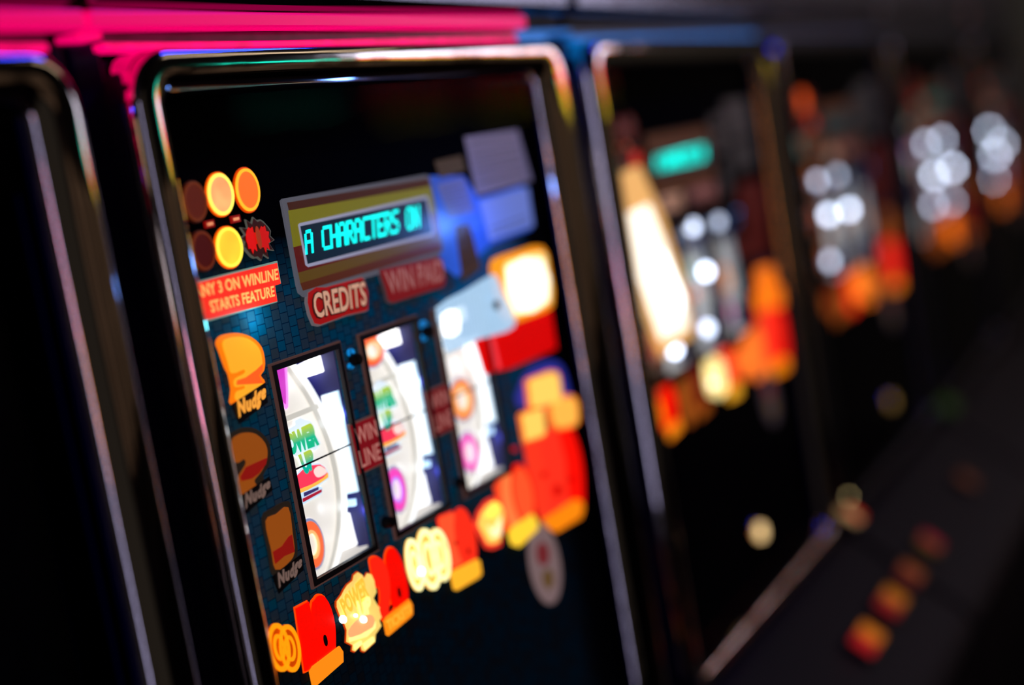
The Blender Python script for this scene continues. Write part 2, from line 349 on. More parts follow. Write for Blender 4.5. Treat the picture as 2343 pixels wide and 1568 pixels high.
def chamber(r, dx):
    """what shows beside the drum: navy bracket, white lit diffuser with ribs, bulbs, white floor"""
    PX = WX[0][1] + .006
    def K(p):
        d = ray(*p); t = (PX - CAM.x)/d.x; q = CAM + d*t; return q.y, q.z
    def kp(pts, h=.002):
        bm = bmesh.new(); uv = [K(p) for p in pts]
        lo = [bm.verts.new((PX+dx, y, z)) for y, z in uv]; hi = [bm.verts.new((PX+dx-h, y, z)) for y, z in uv]
        bm.faces.new(lo); bm.faces.new(hi[::-1]); n = len(uv)
        for i in range(n): bm.faces.new((lo[i], lo[(i+1) % n], hi[(i+1) % n], hi[i]))
        bmesh.ops.recalc_face_normals(bm, faces=bm.faces[:]); return bm
    br = obj('reel_bracket', nbox(PX+dx, PX+dx+.003, YA+.006, .30, WZ0-.03, WZ1+.03), inner_m, r, 'navy bracket beside the drum')
    return br, kp
PITCH_X = pitch
for i in range(3):
    dx = PITCH_X*i; x0 = WX[0][0]-.012+dx; x1 = rim_x+dx
    rl = obj('reel', drum(x0, x1), strip_m, M, 'white backlit reel drum with printed symbols', smooth=False)
    for p in rl.data.polygons: p.use_smooth = True
    obj('reel_rim', shifted(plate([(rim_x-.0012, -.125), (rim_x+.0004, -.125), (rim_x+.0004, .125), (rim_x-.0012, .125)], 'C', .0, .0010), dx), white_line, rl)
    grey = E((215, 210, 200), .85)
    seams = [C((690, 945))[1], C((690, 1335))[1]-.0]
    for sz in (seams[0],): obj('tile_joint', reel_plate(x0, x1-.004, sz-.002, sz+.002), grey, rl)
    obj('tile_joint', reel_plate(x1-.013, x1-.007, -.1, .12, .0004), grey, rl)
    # window frame: dark lip with a brown edge
    bm = bmesh.new(); a, b = WX[i]; e = .004
    for q in ((a-e, b+e, WZ1, WZ1+e), (a-e, b+e, WZ0-e, WZ0), (a-e, a, WZ0, WZ1), (b, b+e, WZ0, WZ1)): box(bm, q[0], q[1], YA-.003, YA, q[2], q[3])
    wf = obj('reel_window_frame', bm, blackp, M)
    bm = bmesh.new(); e2 = .0055
    for q in ((a-e2, b+e2, WZ1+e, WZ1+e2), (a-e2, b+e2, WZ0-e2, WZ0-e), (a-e2, a-e, WZ0-e, WZ1+e), (b+e, b+e2, WZ0-e, WZ1+e)): box(bm, q[0], q[1], YA-.0022, YA, q[2], q[3])
    obj('frame_edge', bm, E((74, 48, 44), .9), wf)
    zw = A((735, 1048))[1]
    obj('win_line_marker', nbox(a, b, YA+.0002, YA+.0008, zw-.0006, zw+.0006), P('win_line_ink', (20, 16, 40), .5), wf, 'thin dark win line across the window')
    br, kp = chamber(M, dx)
    dif = obj('diffuser', kp([(738, 905), (775, 893), (822, 1124), (784, 1132)]), E((205, 235, 255), 1.05), br, 'white lit ribbed diffuser')
    for k in range(5):
        u = k/5; obj('diffuser_rib', kp([(742+7*k, 905-2*k), (744+7*k, 904-2*k), (790+7*k, 1124-2*k), (788+7*k, 1125-2*k)], .004), E((255, 255, 255), 1.3), dif)
    obj('lamp_block', kp([(690, 835), (732, 812), (741, 850), (700, 862)], .010), E((255, 255, 255), 3.0), br, 'white hot lamp')
    obj('lamp_block', kp([(788, 1144), (815, 1141), (816, 1156), (790, 1158)], .004), E((190, 225, 255), 1.1), br)
    obj('lamp_block', kp([(772, 1176), (800, 1174), (810, 1215), (818, 1245), (778, 1260), (772, 1215)], .006), E((250, 252, 255), 1.6), br, 'white hot lamp')
    obj('reflector', kp([(740, 1262), (812, 1240), (819, 1252), (842, 1247), (842, 1275), (740, 1335)], .003), E((210, 205, 200), .75), br)
    # symbols
    if i == 0:
        s = obj('reel_symbol', poly(at(O1, S1, [(120, 430), (120, 300), (300, 300), (320, 860), (295, 885), (215, 790)]), 'C', (.0004, .0012)), E((255, 150, 255), 1.0), rl, 'magenta pointed symbol')
        obj('symbol_fill', poly(at(O1, S1, [(140, 430), (140, 330), (265, 330), (285, 830), (225, 770)]), 'C', (.0012, .0018)), E((215, 60, 200), 1.0), s)
        sym_power(rl, 0, 0, 0); sym_shoe(rl, 0, 0); sym_ring(rl, (712, 1245), 24, 52)
    if i == 1:
        sym_ring(rl, (850, 805), 26, 34, col=(255, 100, 50)); sym_power(rl, dx, .004, 1); sym_shoe(rl, dx, .004)
        sym_ring(rl, (905, 1120), 20, 48, col=(255, 70, 190), rim=(190, 130, 255))
    if i == 2:
        sym_ring(rl, (1055, 915), 25, 45, col=(255, 150, 80)); sym_ring(rl, (1072, 1035), 20, 42, col=(255, 90, 190), rim=(255, 170, 220))

# --- display
O, S = (620, 380), 4.127
sur = obj('display_surround', poly(at(O, S, [(80, 330), (100, 310), (1440, 85), (1475, 100), (1510, 230), (1605, 760), (1600, 800), (1570, 850), (300, 1240), (250, 1200), (230, 1130)]), 'A', (0, .002)), E((92, 92, 102), .7), M, 'yellow and red bevelled display surround')
obj('surround_band', poly(at(O, S, [(130, 350), (1460, 120), (1480, 200), (150, 430)]), 'A', (.002, .0026)), E((62, 24, 5), .8), sur)
obj('surround_band', poly(at(O, S, [(140, 425), (1475, 195), (1530, 450), (190, 770)]), 'A', (.002, .0028)), E((112, 106, 12), .9), sur)
obj('surround_band', poly(at(O, S, [(190, 770), (1530, 450), (1560, 640), (235, 1010)]), 'A', (.002, .0028)), E((88, 12, 6), .8), sur)
obj('surround_band', poly(at(O, S, [(235, 1010), (1560, 640), (1575, 720), (255, 1110)]), 'A', (.002, .0028)), E((92, 66, 12), .8), sur)
obj('surround_band', poly(at(O, S, [(255, 1110), (1575, 720), (1585, 800), (280, 1180)]), 'A', (.002, .0028)), E((84, 34, 8), .8), sur)
obj('screen_bezel', poly(at(O, S, [(225, 560), (240, 545), (1430, 285), (1450, 300), (1510, 640), (1490, 665), (320, 960), (295, 940)]), 'A', (.0028, .0034)), E((165, 165, 190), .7), sur)
scr = obj('display_screen', poly(at(O, S, [(240, 575), (1430, 315), (1490, 635), (310, 930)]), 'A', (.0034, .0038)), E((0, 26, 40), 1.0), sur, 'dark teal dot display')
DOTS = {'A': ('01110', '10001', '10001', '11111', '10001', '10001', '10001'), 'C': ('01111', '10000', '10000', '10000', '10000', '10000', '01111'),
        'H': ('10001', '10001', '10001', '11111', '10001', '10001', '10001'), 'R': ('11110', '10001', '10001', '11110', '10100', '10010', '10001'),
        'T': ('11111', '00100', '00100', '00100', '00100', '00100', '00100'), 'E': ('11111', '10000', '10000', '11110', '10000', '10000', '11111'),
        'S': ('01111', '10000', '10000', '01110', '00001', '00001', '11110'), 'O': ('01110', '10001', '10001', '10001', '10001', '10001', '01110'),
        'N': ('10001', '11001', '11001', '10101', '10011', '10011', '10001')}
cy = E((0, 255, 246), 1.5)
qd = [Vector(A(p)) for p in at((366, 320), 3.4155, [(1092, 716), (1996, 512), (2004, 690), (1104, 905)])]
txt = 'A CHARACTERS ON'
n = len(txt)
for k, ch in enumerate(txt):
    if ch == ' ': continue
    bm = bmesh.new()
    for r in range(7):
        for c in range(5):
            if DOTS[ch][r][c] == '0': continue
            s0 = (k + (c+.02)*.18)/n; s1 = s0 + .19/n; t1 = 1 - r/7; t0 = t1 - .135
            if k < 0: continue
            P4 = [(qd[3]*(1-s) + qd[2]*s)*(1-t) + (qd[0]*(1-s) + qd[1]*s)*t for s, t in ((s0, t0), (s1, t0), (s1, t1), (s0, t1))]
            plate([(p.x, p.y) for p in P4], 'A', .0038, .0042, bm)
    obj('display_character', bm, cy, sur, key='disp', off=E((0, 60, 52), .8))

# --- plaques with words
def plaque(name, pts, org, sc, mat, label, edge=None, key=None, off=None, sm=0, h=.003):
    px = at(org, sc, pts)
    if edge:
        c = (sum(p[0] for p in px)/len(px), sum(p[1] for p in px)/len(px)); g = [(c[0]+(x-c[0])*1.04, c[1]+(y-c[1])*1.08) for x, y in px]
        b = obj(name, poly(g, 'A', (0, h-.001), sm), edge, M, label); obj('plaque_face', poly(px, 'A', (h-.001, h), sm), mat, b, key=key, off=off); return b
    return obj(name, poly(px, 'A', (0, h), sm), mat, M, label, key=key, off=off)
greyed = E((120, 108, 112), .6)
cream = E((225, 170, 140), .75)
b = plaque('credits_plaque', [(330, 1200), (400, 1150), (490, 1150), (830, 1058), (855, 1090), (885, 1200), (885, 1360), (850, 1375), (690, 1410), (440, 1500), (390, 1490), (350, 1400), (325, 1290)], O, S, E((150, 10, 10), .95), 'red plaque reading CREDITS', greyed)
obj('lettering_shadow', letters('CREDITS', at(O, S, [(335, 1205), (858, 1075), (880, 1335), (370, 1465)]), 'A', (0, .0033), .055), E((60, 8, 10), .7), b)
obj('lettering', letters('CREDITS', at(O, S, [(348, 1212), (850, 1092), (868, 1318), (385, 1450)]), 'A', (0, .0037), .022), cream, b)
b = plaque('win_paid_plaque', [(1005, 985), (1540, 868), (1590, 900), (1620, 1080), (1600, 1140), (1130, 1290), (1090, 1270), (1060, 1150)], O, S, E((120, 14, 18), .9), 'red plaque reading WIN PAID', E((90, 66, 72), .5))
obj('lettering', letters('WIN PAID', at(O, S, [(1032, 1005), (1590, 885), (1600, 1085), (1085, 1222)]), 'A', (0, .0036), .012), E((170, 110, 105), .75), b)
# feature banner
Oi, Si = (380, 350), 3.92
b = plaque('feature_banner', [(200, 1185), (500, 1105), (965, 992), (998, 1178), (945, 1195), (967, 1335), (385, 1490), (280, 1510)], Oi, Si, E((255, 45, 30), 1.0, .12, 30), 'lit red banner reading ANY 3 ON WINLINE STARTS FEATURE', E((130, 175, 160), .6), key='banner', off=off_red)
for tx, q in (('ANY 3 ON WINLINE', [(205, 1200), (965, 1040), (972, 1142), (235, 1312)]), ('STARTS FEATURE', [(345, 1335), (930, 1195), (940, 1292), (372, 1440)])):
    obj('lettering', letters(tx, at(Oi, Si, q), 'A', (0, .0036), .028), E((255, 185, 100), 1.0), b, key='banner', off=off_brown)
# WIN LINE plaques between the reels
Ow, Sw = (440, 740), 3.733
def win_line(dx, br=1.0):
    b = obj('win_line_plaque', shifted(poly(at(Ow, Sw, [(1320, 868), (1525, 782), (1615, 1200), (1412, 1300)]), 'A', (0, .002)), dx), E((105, 72, 66), .6), M, 'dark red plaque reading WIN LINE')
    obj('plaque_face', shifted(poly(at(Ow, Sw, [(1328, 880), (1525, 795), (1605, 1190), (1412, 1285)]), 'A', (.002, .0026)), dx), E((122, 12, 22), .9*br), b)
    obj('lettering', shifted(letters('WIN', at(Ow, Sw, [(1348, 905), (1535, 828), (1560, 965), (1385, 1042)]), 'A', (0, .003), .012), dx), E((205, 130, 120), .7*br), b)
    obj('lettering', shifted(letters('LINE', at(Ow, Sw, [(1388, 1095), (1568, 1020), (1590, 1160), (1420, 1240)]), 'A', (0, .003), .012), dx), E((205, 130, 120), .7*br), b)
win_line(0); win_line(pitch, .75)

# --- nudge lamps
orange = E((255, 172, 38), 1.0); orange_edge = E((255, 120, 10), 1.05)
def nudge(outer, body, bands, quad, on, label, key):
    e = obj('nudge_lamp', poly(outer, 'A', (0, .0015), 3), orange_edge if on else E((44, 34, 26), .6), M, label, key=key, off=E((44, 34, 26), .6))
    obj('numeral', poly(body, 'A', (.0015, .0025), 3), orange if on else off_brown, e, key=key, off=off_brown)
    for pts, c in bands: obj('numeral_band', poly(pts, 'A', (.0025, .003), 0), (E((255, 95, 30), 1.0) if on else E((140, 20, 14), .9)) if c == 0 else E((255, 120, 20), .9), e, key=key, off=E((140, 20, 14), .9))
    obj('lettering_backing', poly(at((0, 0), 1, [(quad[0][0]-6, quad[0][1]+2), (quad[1][0]+2, quad[1][1]-4), (quad[2][0]+4, quad[2][1]), (quad[3][0]-1, quad[3][1]+4)]), 'A', (.0024, .0027)), P('black_print', (6, 5, 6), .5), e)
    obj('lettering', letters('Nudge', quad, 'A', (0, .0034), .055, .35, .06, 1.12), (E((255, 165, 60), 1.0) if on else off_white), e, key=key, off=off_white)
nudge(at(Ow, Sw, [(195, 165), (240, 105), (370, 85), (490, 120), (575, 200), (605, 310), (600, 400), (570, 450), (608, 510), (560, 640), (330, 700), (325, 570), (300, 440), (270, 380), (220, 240)]),
      at(Ow, Sw, [(240, 175), (290, 130), (380, 118), (470, 145), (545, 215), (572, 310), (570, 390), (530, 455), (580, 520), (530, 600), (365, 660), (358, 590), (430, 560), (425, 535), (350, 545), (345, 480), (430, 430), (420, 395), (320, 430), (285, 330)]),
      [(at(Ow, Sw, [(430, 465), (520, 400), (572, 350), (572, 400), (540, 450), (575, 515), (510, 520), (350, 530), (355, 490)]), 0)],
      [(527, 925), (598, 880), (602, 922), (541, 968)], True, 'lit orange numeral 3 lamp with Nudge below', 'n3')
nudge(at(Ow, Sw, [(290, 980), (340, 930), (430, 890), (530, 905), (620, 985), (655, 1090), (640, 1210), (590, 1300), (600, 1400), (380, 1520), (330, 1300), (300, 1100)]),
      at(Ow, Sw, [(320, 1010), (370, 955), (440, 935), (520, 950), (590, 1015), (618, 1095), (605, 1190), (560, 1275), (505, 1345), (520, 1400), (400, 1470), (375, 1330), (400, 1270), (440, 1200), (420, 1160), (350, 1190)]),
      [(at(Ow, Sw, [(380, 1315), (430, 1230), (520, 1190), (612, 1150), (600, 1205), (540, 1285), (480, 1330), (395, 1350)]), 0)],
      [(547, 1135), (607, 1095), (613, 1122), (554, 1176)], False, 'dim brown numeral 2 lamp with Nudge below', 'n2')
Oq, Sq = (500, 1100), 3.92
nudge(at(Oq, Sq, [(385, 330), (470, 250), (590, 185), (635, 230), (680, 480), (690, 680), (610, 780), (480, 850), (440, 640)]),
      at(Oq, Sq, [(405, 365), (500, 300), (600, 240), (640, 480), (655, 650), (600, 740), (495, 800), (455, 620)]),
      [(at(Oq, Sq, [(458, 640), (540, 590), (600, 505), (630, 485), (652, 640), (560, 680), (480, 750)]), 0)],
      [(621, 1318), (681, 1272), (684, 1304), (632, 1356)], False, 'dim brown numeral 1 lamp with Nudge below', 'n1')

# --- top left lamps (plain glowing lamps)
def icon(c, a, b, edge, fill, label, key, offs):
    e = obj('feature_lamp', poly(ell_px(at(Oi, Si, [c])[0], a/Si, b/Si, .25), 'A', (0, .0015)), edge, M, label, key=key, off=offs)
    g = obj('lamp_outline', ring(at(Oi, Si, [c])[0], a/Si*.93, b/Si*.93, .86, 'A', (.0015, .0026), .25), fill[1], e, key=key, off=offs)
    obj('lamp_lens', poly(ell_px(at(Oi, Si, [c])[0], a/Si*.8, b/Si*.8, .25), 'A', (.0015, .0022)), fill[0], e, key=key, off=offs)
dm = E((92, 26, 10), .8)
icon((240, 440), 105, 190, E((52, 14, 8), .8), (dm, E((110, 44, 16), .8)), 'unlit dull red oval lamp', 'i0', dimred)
icon((470, 375), 118, 200, E((255, 90, 0), 1.0), (E((255, 170, 105), 1.1, .2, 60), E((255, 235, 90), 1.5)), 'brightest lit oval lamp, peach and yellow', 'i1', dimred)
icon((712, 335), 108, 205, E((210, 60, 0), 1.0), (E((255, 112, 36), 1.0), E((255, 180, 40), 1.2)), 'lit orange oval lamp', 'i2', dimred)
icon((315, 880), 105, 185, E((60, 18, 8), .8), (E((72, 8, 6), .8), E((110, 40, 14), .8)), 'unlit dark red oval lamp', 'i3', dimred)
icon((548, 850), 120, 190, E((255, 95, 0), 1.0), (E((255, 205, 50), 1.1, .12, 60), E((255, 230, 70), 1.4)), 'lit yellow oval lamp', 'i4', dimred)
def burst(c, a, b, n, k, ph=0):
    out = []
    for i in range(n*2):
        q = math.pi*i/n + ph; r = 1.0 if i % 2 else k; r *= 1 + .12*math.sin(i*2.7)
        out.append((c[0] + r*(a*math.cos(q) + b*.19*math.sin(q)), c[1] + r*(-a*.25*math.cos(q) + b*math.sin(q))))
    return out
cb = at(Oi, Si, [(805, 775)])[0]
e = obj('burst_badge', poly(burst(cb, 37, 50, 14, .82), 'A', (0, .0012)), E((95, 96, 88), .6), M, 'dark red jagged burst with a grey outline')
obj('burst_body', poly(burst(cb, 33.5, 46, 14, .80), 'A', (.0012, .0018)), E((48, 10, 8), .8), e)
obj('burst_lobe', poly(burst((cb[0]-15, cb[1]+1), 13, 30, 9, .8), 'A', (.0018, .0022)), E((225, 8, 6), .9), e)
obj('burst_lobe', poly(burst((cb[0]+14, cb[1]-2), 12, 30, 9, .8), 'A', (.0018, .0022)), E((205, 10, 6), .9), e)
obj('burst_core', poly(ell_px((cb[0], cb[1]-3), 5, 26, .25), 'A', (.0022, .0026)), E((170, 52, 20), .8), e)
for c in ((378, 640), (612, 595)):
    p = at(Oi, Si, [c])[0]; q = lambda w, h: [(p[0]-w-h*.19, p[1]-h+w*.22), (p[0]+w-h*.19, p[1]-h-w*.22), (p[0]+w+h*.19, p[1]+h-w*.22), (p[0]-w+h*.19, p[1]+h+w*.22)]
    e = obj('equals_sign', poly(q(10, 8), 'A', (0, .0015)), E((140, 10, 6), .9), M, 'small red sign with a pale bar')
    obj('sign_bar', poly(q(6, 3.2), 'A', (.0015, .002)), E((255, 160, 110), .9), e)

# --- ticket awards along the bottom
Ot, St = (600, 1120), 4.126
red = (255, 8, 0)
def lampset(name, label, pieces, key):
    root = None
    for nm, bm, on, off in pieces:
        if root is None: root = obj(name, bm, on, M, label, key=key, off=off)
        else: obj(nm, bm, on, root, key=key, off=off)
    return root
def back(pts, k=1.08): 
    c = (sum(p[0] for p in pts)/len(pts), sum(p[1] for p in pts)/len(pts)); return [(c[0]+(x-c[0])*k, c[1]+(y-c[1])*k) for x, y in pts]
RIM = E((255, 70, 0), 1.0)
holem = P('black_print2', (10, 3, 3), .6)
one = at(Ot, St, [(298, 1125), (415, 1062), (440, 1180), (500, 1660), (385, 1720)])
zero = at(Ot, St, [(447, 1130), (480, 1040), (520, 1002), (575, 1025), (630, 1130), (665, 1280), (672, 1430), (668, 1540), (640, 1640), (570, 1690), (520, 1640), (480, 1500)])
lampset('ticket_award', 'lit red numeral 10 award', [
    ('', poly(back(zero, 1.05), 'A', (0, .0012), 2), RIM, dimred), ('numeral_rim', poly(back(one, 1.05), 'A', (0, .0010)), RIM, dimred),
    ('numeral', poly(one, 'A', (.001, .0024)), E(red, 1.0), off_red), ('numeral', poly(zero, 'A', (.0012, .0022), 2), E(red, 1.0), off_red),
    ('numeral_hole', poly(ell_px((738.5, 1466), 4, 13), 'A', (.0022, .0026)), holem, holem),
    ('ticket_banner', shifted(poly(at(Ot, St, [(1115, 1250), (1140, 1205), (1355, 1040), (1385, 1090), (1388, 1180), (1160, 1385), (1140, 1375)]), 'A', (.0024, .0034)), -.0985), E((255, 140, 20), 1.0), off_brown),
], 't10')
two = at(Ot, St, [(1003, 690), (1018, 650), (1055, 638), (1105, 665), (1150, 735), (1178, 850), (1187, 980), (1178, 1090), (1166, 1180), (1200, 1140), (1222, 1150), (1225, 1195), (1130, 1235), (1085, 1140), (1100, 1060), (1095, 950), (1075, 915), (1050, 935), (1035, 850)])
zer2 = at(Ot, St, [(1148, 680), (1162, 590), (1195, 553), (1245, 580), (1300, 690), (1340, 850), (1358, 980), (1350, 1060), (1300, 1110), (1225, 1120), (1195, 1020), (1182, 850)])
ban2 = at(Ot, St, [(1115, 1250), (1140, 1205), (1355, 1040), (1385, 1090), (1388, 1180), (1370, 1205), (1160, 1385), (1140, 1375)])
r = lampset('ticket_award', 'lit red numeral 20 award with orange banner reading TICKETS', [
    ('', poly(back(zer2, 1.05), 'A', (0, .0012), 2), RIM, dimred), ('numeral_rim', poly(back(two, 1.04), 'A', (0, .0010), 2), RIM, dimred),
    ('numeral', poly(two, 'A', (.001, .0024), 2), E((255, 32, 14), 1.05), off_red), ('numeral', poly(zer2, 'A', (.0012, .0022), 2), E(red, 1.0), off_red),
    ('numeral_hole', poly(ell_px(at(Ot, St, [(1270, 975)])[0], 3.2, 12), 'A', (.0022, .0026)), holem, holem),
    ('numeral_hole', poly(at(Ot, St, [(1190, 1080), (1215, 1110), (1172, 1165)]), 'A', (.0024, .0026)), holem, holem),
    ('ticket_banner', poly(ban2, 'A', (.0024, .0034)), E((255, 140, 20), 1.05), off_brown),
    ('lettering', letters('TICKETS', at(Ot, St, [(1128, 1245), (1358, 1072), (1375, 1160), (1155, 1345)]), 'A', (0, .0040), .03), E((255, 175, 50), 1.1), off_brown)], 't20')
# power up award, yellow and overlit
sil = at(Ot, St, [(690, 1060), (735, 1000), (760, 950), (790, 905), (840, 865), (850, 815), (885, 785), (925, 810), (945, 850), (975, 795), (1010, 805), (1040, 870), (1058, 970), (1030, 1030), (1070, 1100), (1105, 1130), (1112, 1200), (1085, 1240), (1105, 1290), (1050, 1370), (1045, 1440), (950, 1530), (925, 1520), (915, 1470), (860, 1530), (835, 1520), (840, 1470), (780, 1440), (785, 1330), (760, 1260), (720, 1190), (690, 1110)])
Y1 = E((255, 215, 110), 1.0, .1, 50); Y2 = E((255, 240, 140), 1.3); O1m = E((230, 100, 10), 1.0)
r = lampset('power_up_award', 'overlit yellow POWER UP award of a shoe on a spring', [
    ('', poly(back(sil, 1.03), 'A', (0, .0012)), E((200, 60, 0), .9), dimred),
    ('award_body', poly(sil, 'A', (.0012, .0020)), Y1, off_brown),
    ('lettering', letters('POWER', at(Ot, St, [(695, 1050), (935, 805), (985, 1010), (760, 1205)]), 'A', (0, .0026), .05), E((255, 190, 60), 1.1), off_brown),
    ('lettering', letters('UP', at(Ot, St, [(860, 1060), (990, 1000), (1010, 1160), (905, 1250)]), 'A', (0, .0026), .06), Y2, off_brown),
    ('shoe_body', poly(at(Ot, St, [(800, 1400), (790, 1330), (850, 1250), (940, 1190), (1010, 1190), (1035, 1250), (1010, 1310), (900, 1370)]), 'A', (.002, .0028), 2), E((255, 170, 110), 1.1), off_brown),
    ('shoe_sole', poly(at(Ot, St, [(795, 1405), (900, 1370), (1015, 1305), (1040, 1250), (1040, 1310), (960, 1390), (800, 1440)]), 'A', (.002, .003)), Y2, off_brown),
    ('shoe_foot', poly(at(Ot, St, [(930, 1460), (1020, 1395), (1035, 1430), (945, 1510)]), 'A', (.002, .003)), Y2, off_brown),
    ('shoe_foot', poly(at(Ot, St, [(840, 1470), (905, 1430), (915, 1460), (850, 1515)]), 'A', (.002, .003)), Y2, off_brown)], 'pw')
for c, a in (((775, 1418), 7), ((822, 1418), 6), ((804, 1409), 3)):
    obj('hot_spot', poly(ell_px(c, a, a*1.3, .2), 'A', (.003, .0045)), E((255, 250, 235), 3.0), r, key='pw', off=off_brown)
# gold ring awards
Og, Sg = (880, 1020), 3.92
def rings(cs, colf, cole, key, label):
    root = None
    for c, a, b in cs:
        m = obj('ring_award' if root is None else 'ring_band', poly(ell_px(c, a, b), 'A', (0, .0012 + .0004*(root is not None))), colf, root or M, label if root is None else None, key=key, off=dimred)
        root = root or m
        obj('ring_edge', ring(c, a, b, .80, 'A', (.001, .0026)), cole, root, key=key, off=off_brown)
        obj('ring_edge', ring(c, a*.5, b*.55, .72, 'A', (.001, .0026)), cole, root, key=key, off=off_brown)
    return root
rings([((634, 1482), 22, 55), ((658, 1484), 22, 54)], E((190, 62, 0), 1.0), E((255, 150, 10), 1.15), 't10', 'pair of lit orange rings')
r = rings([(at(Og, Sg, [(255, 1070)])[0], 17, 60), (at(Og, Sg, [(380, 1020)])[0], 22, 70), (at(Og, Sg, [(480, 980)])[0], 20, 60)], E((255, 190, 80), 1.15), E((255, 244, 170), 1.5), 't40', 'three overlit pale yellow rings')
obj('hot_spot', poly(ell_px((955, 1308), 6, 9, .2), 'A', (.003, .0045)), E((255, 250, 235), 4.0), r, key='t40', off=off_brown)
def digits(cs, key, on):
    out = []
    for j, (c, a, b, kk) in enumerate(cs): out.append(('numeral', poly(ell_px(at(Og, Sg, [c])[0], a/Sg, b/Sg, .35), 'A', (.0012*0, .0016 + .0005*j)), on[j % len(on)], off_red))
    return out
four = at(Og, Sg, [(470, 670), (490, 640), (600, 598), (650, 760), (700, 1040), (610, 1100), (560, 1000), (520, 880)])
lampset('ticket_award', 'lit red numeral 40 award with yellow banner', [
    ('', poly(back(four, 1.05), 'A', (0, .001)), E((255, 20, 0), 1.0), dimred), ('numeral', poly(four, 'A', (.001, .002)), E((255, 84, 44), 1.05), off_red),
    ('numeral', poly(ell_px(at(Og, Sg, [(705, 830)])[0], 22, 70, .35), 'A', (.001, .0025)), E((255, 45, 24), 1.05), off_red),
    ('numeral_hole', poly(ell_px(at(Og, Sg, [(615, 875)])[0], 3, 6), 'A', (.0025, .003)), E((150, 20, 10), .9), holem),
    ('numeral_hole', poly(ell_px(at(Og, Sg, [(727, 950)])[0], 3, 9), 'A', (.0025, .003)), E((170, 10, 5), .9), holem),
    ('ticket_banner', poly(at(Og, Sg, [(560, 1150), (590, 1120), (800, 1018), (825, 1040), (840, 1150), (815, 1185), (620, 1300), (590, 1290)]), 'A', (.0025, .0035)), E((255, 178, 40), 1.1), off_brown)], 't40')
gem = at(Og, Sg, [(790, 710), (825, 590), (890, 500), (960, 462), (1020, 480), (1070, 560), (1075, 680), (1045, 800), (1030, 900), (960, 930), (900, 920), (840, 810)])
r = lampset('gem_award', 'lit yellow and pink gem award', [
    ('', poly(gem, 'A', (0, .0014)), E((255, 60, 40), 1.0), dimred), ('gem_table', poly(back(gem, .8), 'A', (.0014, .0022)), E((255, 205, 90), 1.15), off_brown),
    ('gem_facet', poly(at(Og, Sg, [(880, 640), (960, 500), (1020, 540), (960, 640)]), 'A', (.0022, .003)), E((255, 250, 90), 1.2), off_brown),
    ('gem_facet', poly(at(Og, Sg, [(900, 720), (950, 760), (1020, 640), (1020, 800), (950, 830)]), 'A', (.0022, .003)), E((255, 240, 180), 1.3), off_brown)], 't100')
lampset('ticket_award', 'lit orange-red numeral 100 award with bright yellow banner', 
    [('', poly(at(Og, Sg, [(975, 370), (1035, 290), (1080, 420), (1150, 720), (1090, 770)]), 'A', (0, .0014)), E((255, 70, 30), 1.1), off_red),
     ('numeral', poly(ell_px(at(Og, Sg, [(1120, 500)])[0], 19, 66, .4), 'A', (.0, .0018)), E((255, 120, 60), 1.1), off_red),
     ('numeral', poly(ell_px(at(Og, Sg, [(1225, 440)])[0], 23, 68, .4), 'A', (.0, .0022)), E((255, 84, 40), 1.05), off_red),
     ('numeral_edge', ring(at(Og, Sg, [(1225, 440)])[0], 24, 70, .88, 'A', (.0, .0026)), E((255, 20, 0), 1.0), off_red),
     ('ticket_banner', poly(at(Og, Sg, [(1080, 790), (1110, 740), (1300, 615), (1345, 690), (1345, 750), (1180, 910), (1110, 890)]), 'A', (.0025, .0035)), E((255, 205, 50), 1.15), off_brown)], 't100')
# big award at the right
Ob, Sb = (1130, 800), 3.56
arch = at(Ob, Sb, [(190, 470), (200, 300), (260, 180), (370, 110), (480, 88), (560, 150), (610, 330), (610, 460)])
obj('award_arch', poly(arch, 'A', (0, .0008), 2), E((44, 50, 150), .8), M, 'deep blue arch behind the lamp boxes')
big = [at(Ob, Sb, [(235, 740), (360, 690), (430, 1000), (480, 1330), (370, 1390), (320, 1180), (260, 920)]), at(Ob, Sb, [(350, 690), (500, 630), (570, 900), (600, 1270), (450, 1330), (400, 1000)]), at(Ob, Sb, [(500, 640), (600, 620), (670, 760), (712, 960), (722, 1180), (705, 1290), (580, 1290), (560, 900)])]
lampset('jackpot_award', 'large lit red award numeral with orange banner below', [
    ('', poly(big[1], 'A', (0, .0016)), E((255, 48, 28), 1.05), off_red), ('numeral', poly(big[0], 'A', (0, .0012)), E((255, 55, 30), 1.0), off_red), ('numeral', poly(big[2], 'A', (0, .0014), 2), E((255, 14, 4), 1.05), off_red),
    ('numeral_hole', poly(ell_px(at(Ob, Sb, [(393, 1020)])[0], 7, 7), 'A', (.0016, .002)), E((230, 0, 0), .8), holem), ('numeral_hole', poly(ell_px(at(Ob, Sb, [(505, 1150)])[0], 10, 14), 'A', (.0016, .002)), E((235, 0, 0), .8), holem),
    ('numeral_hole', poly(ell_px(at(Ob, Sb, [(605, 1060)])[0], 8, 10), 'A', (.0016, .002)), E((235, 0, 0), .8), holem),
    ('ticket_banner', poly(at(Ob, Sb, [(375, 1395), (640, 1225), (690, 1235), (712, 1290), (690, 1370), (490, 1490), (440, 1460)]), 'A', (.0016, .003)), E((255, 135, 12), 1.05), off_brown)], 'big')
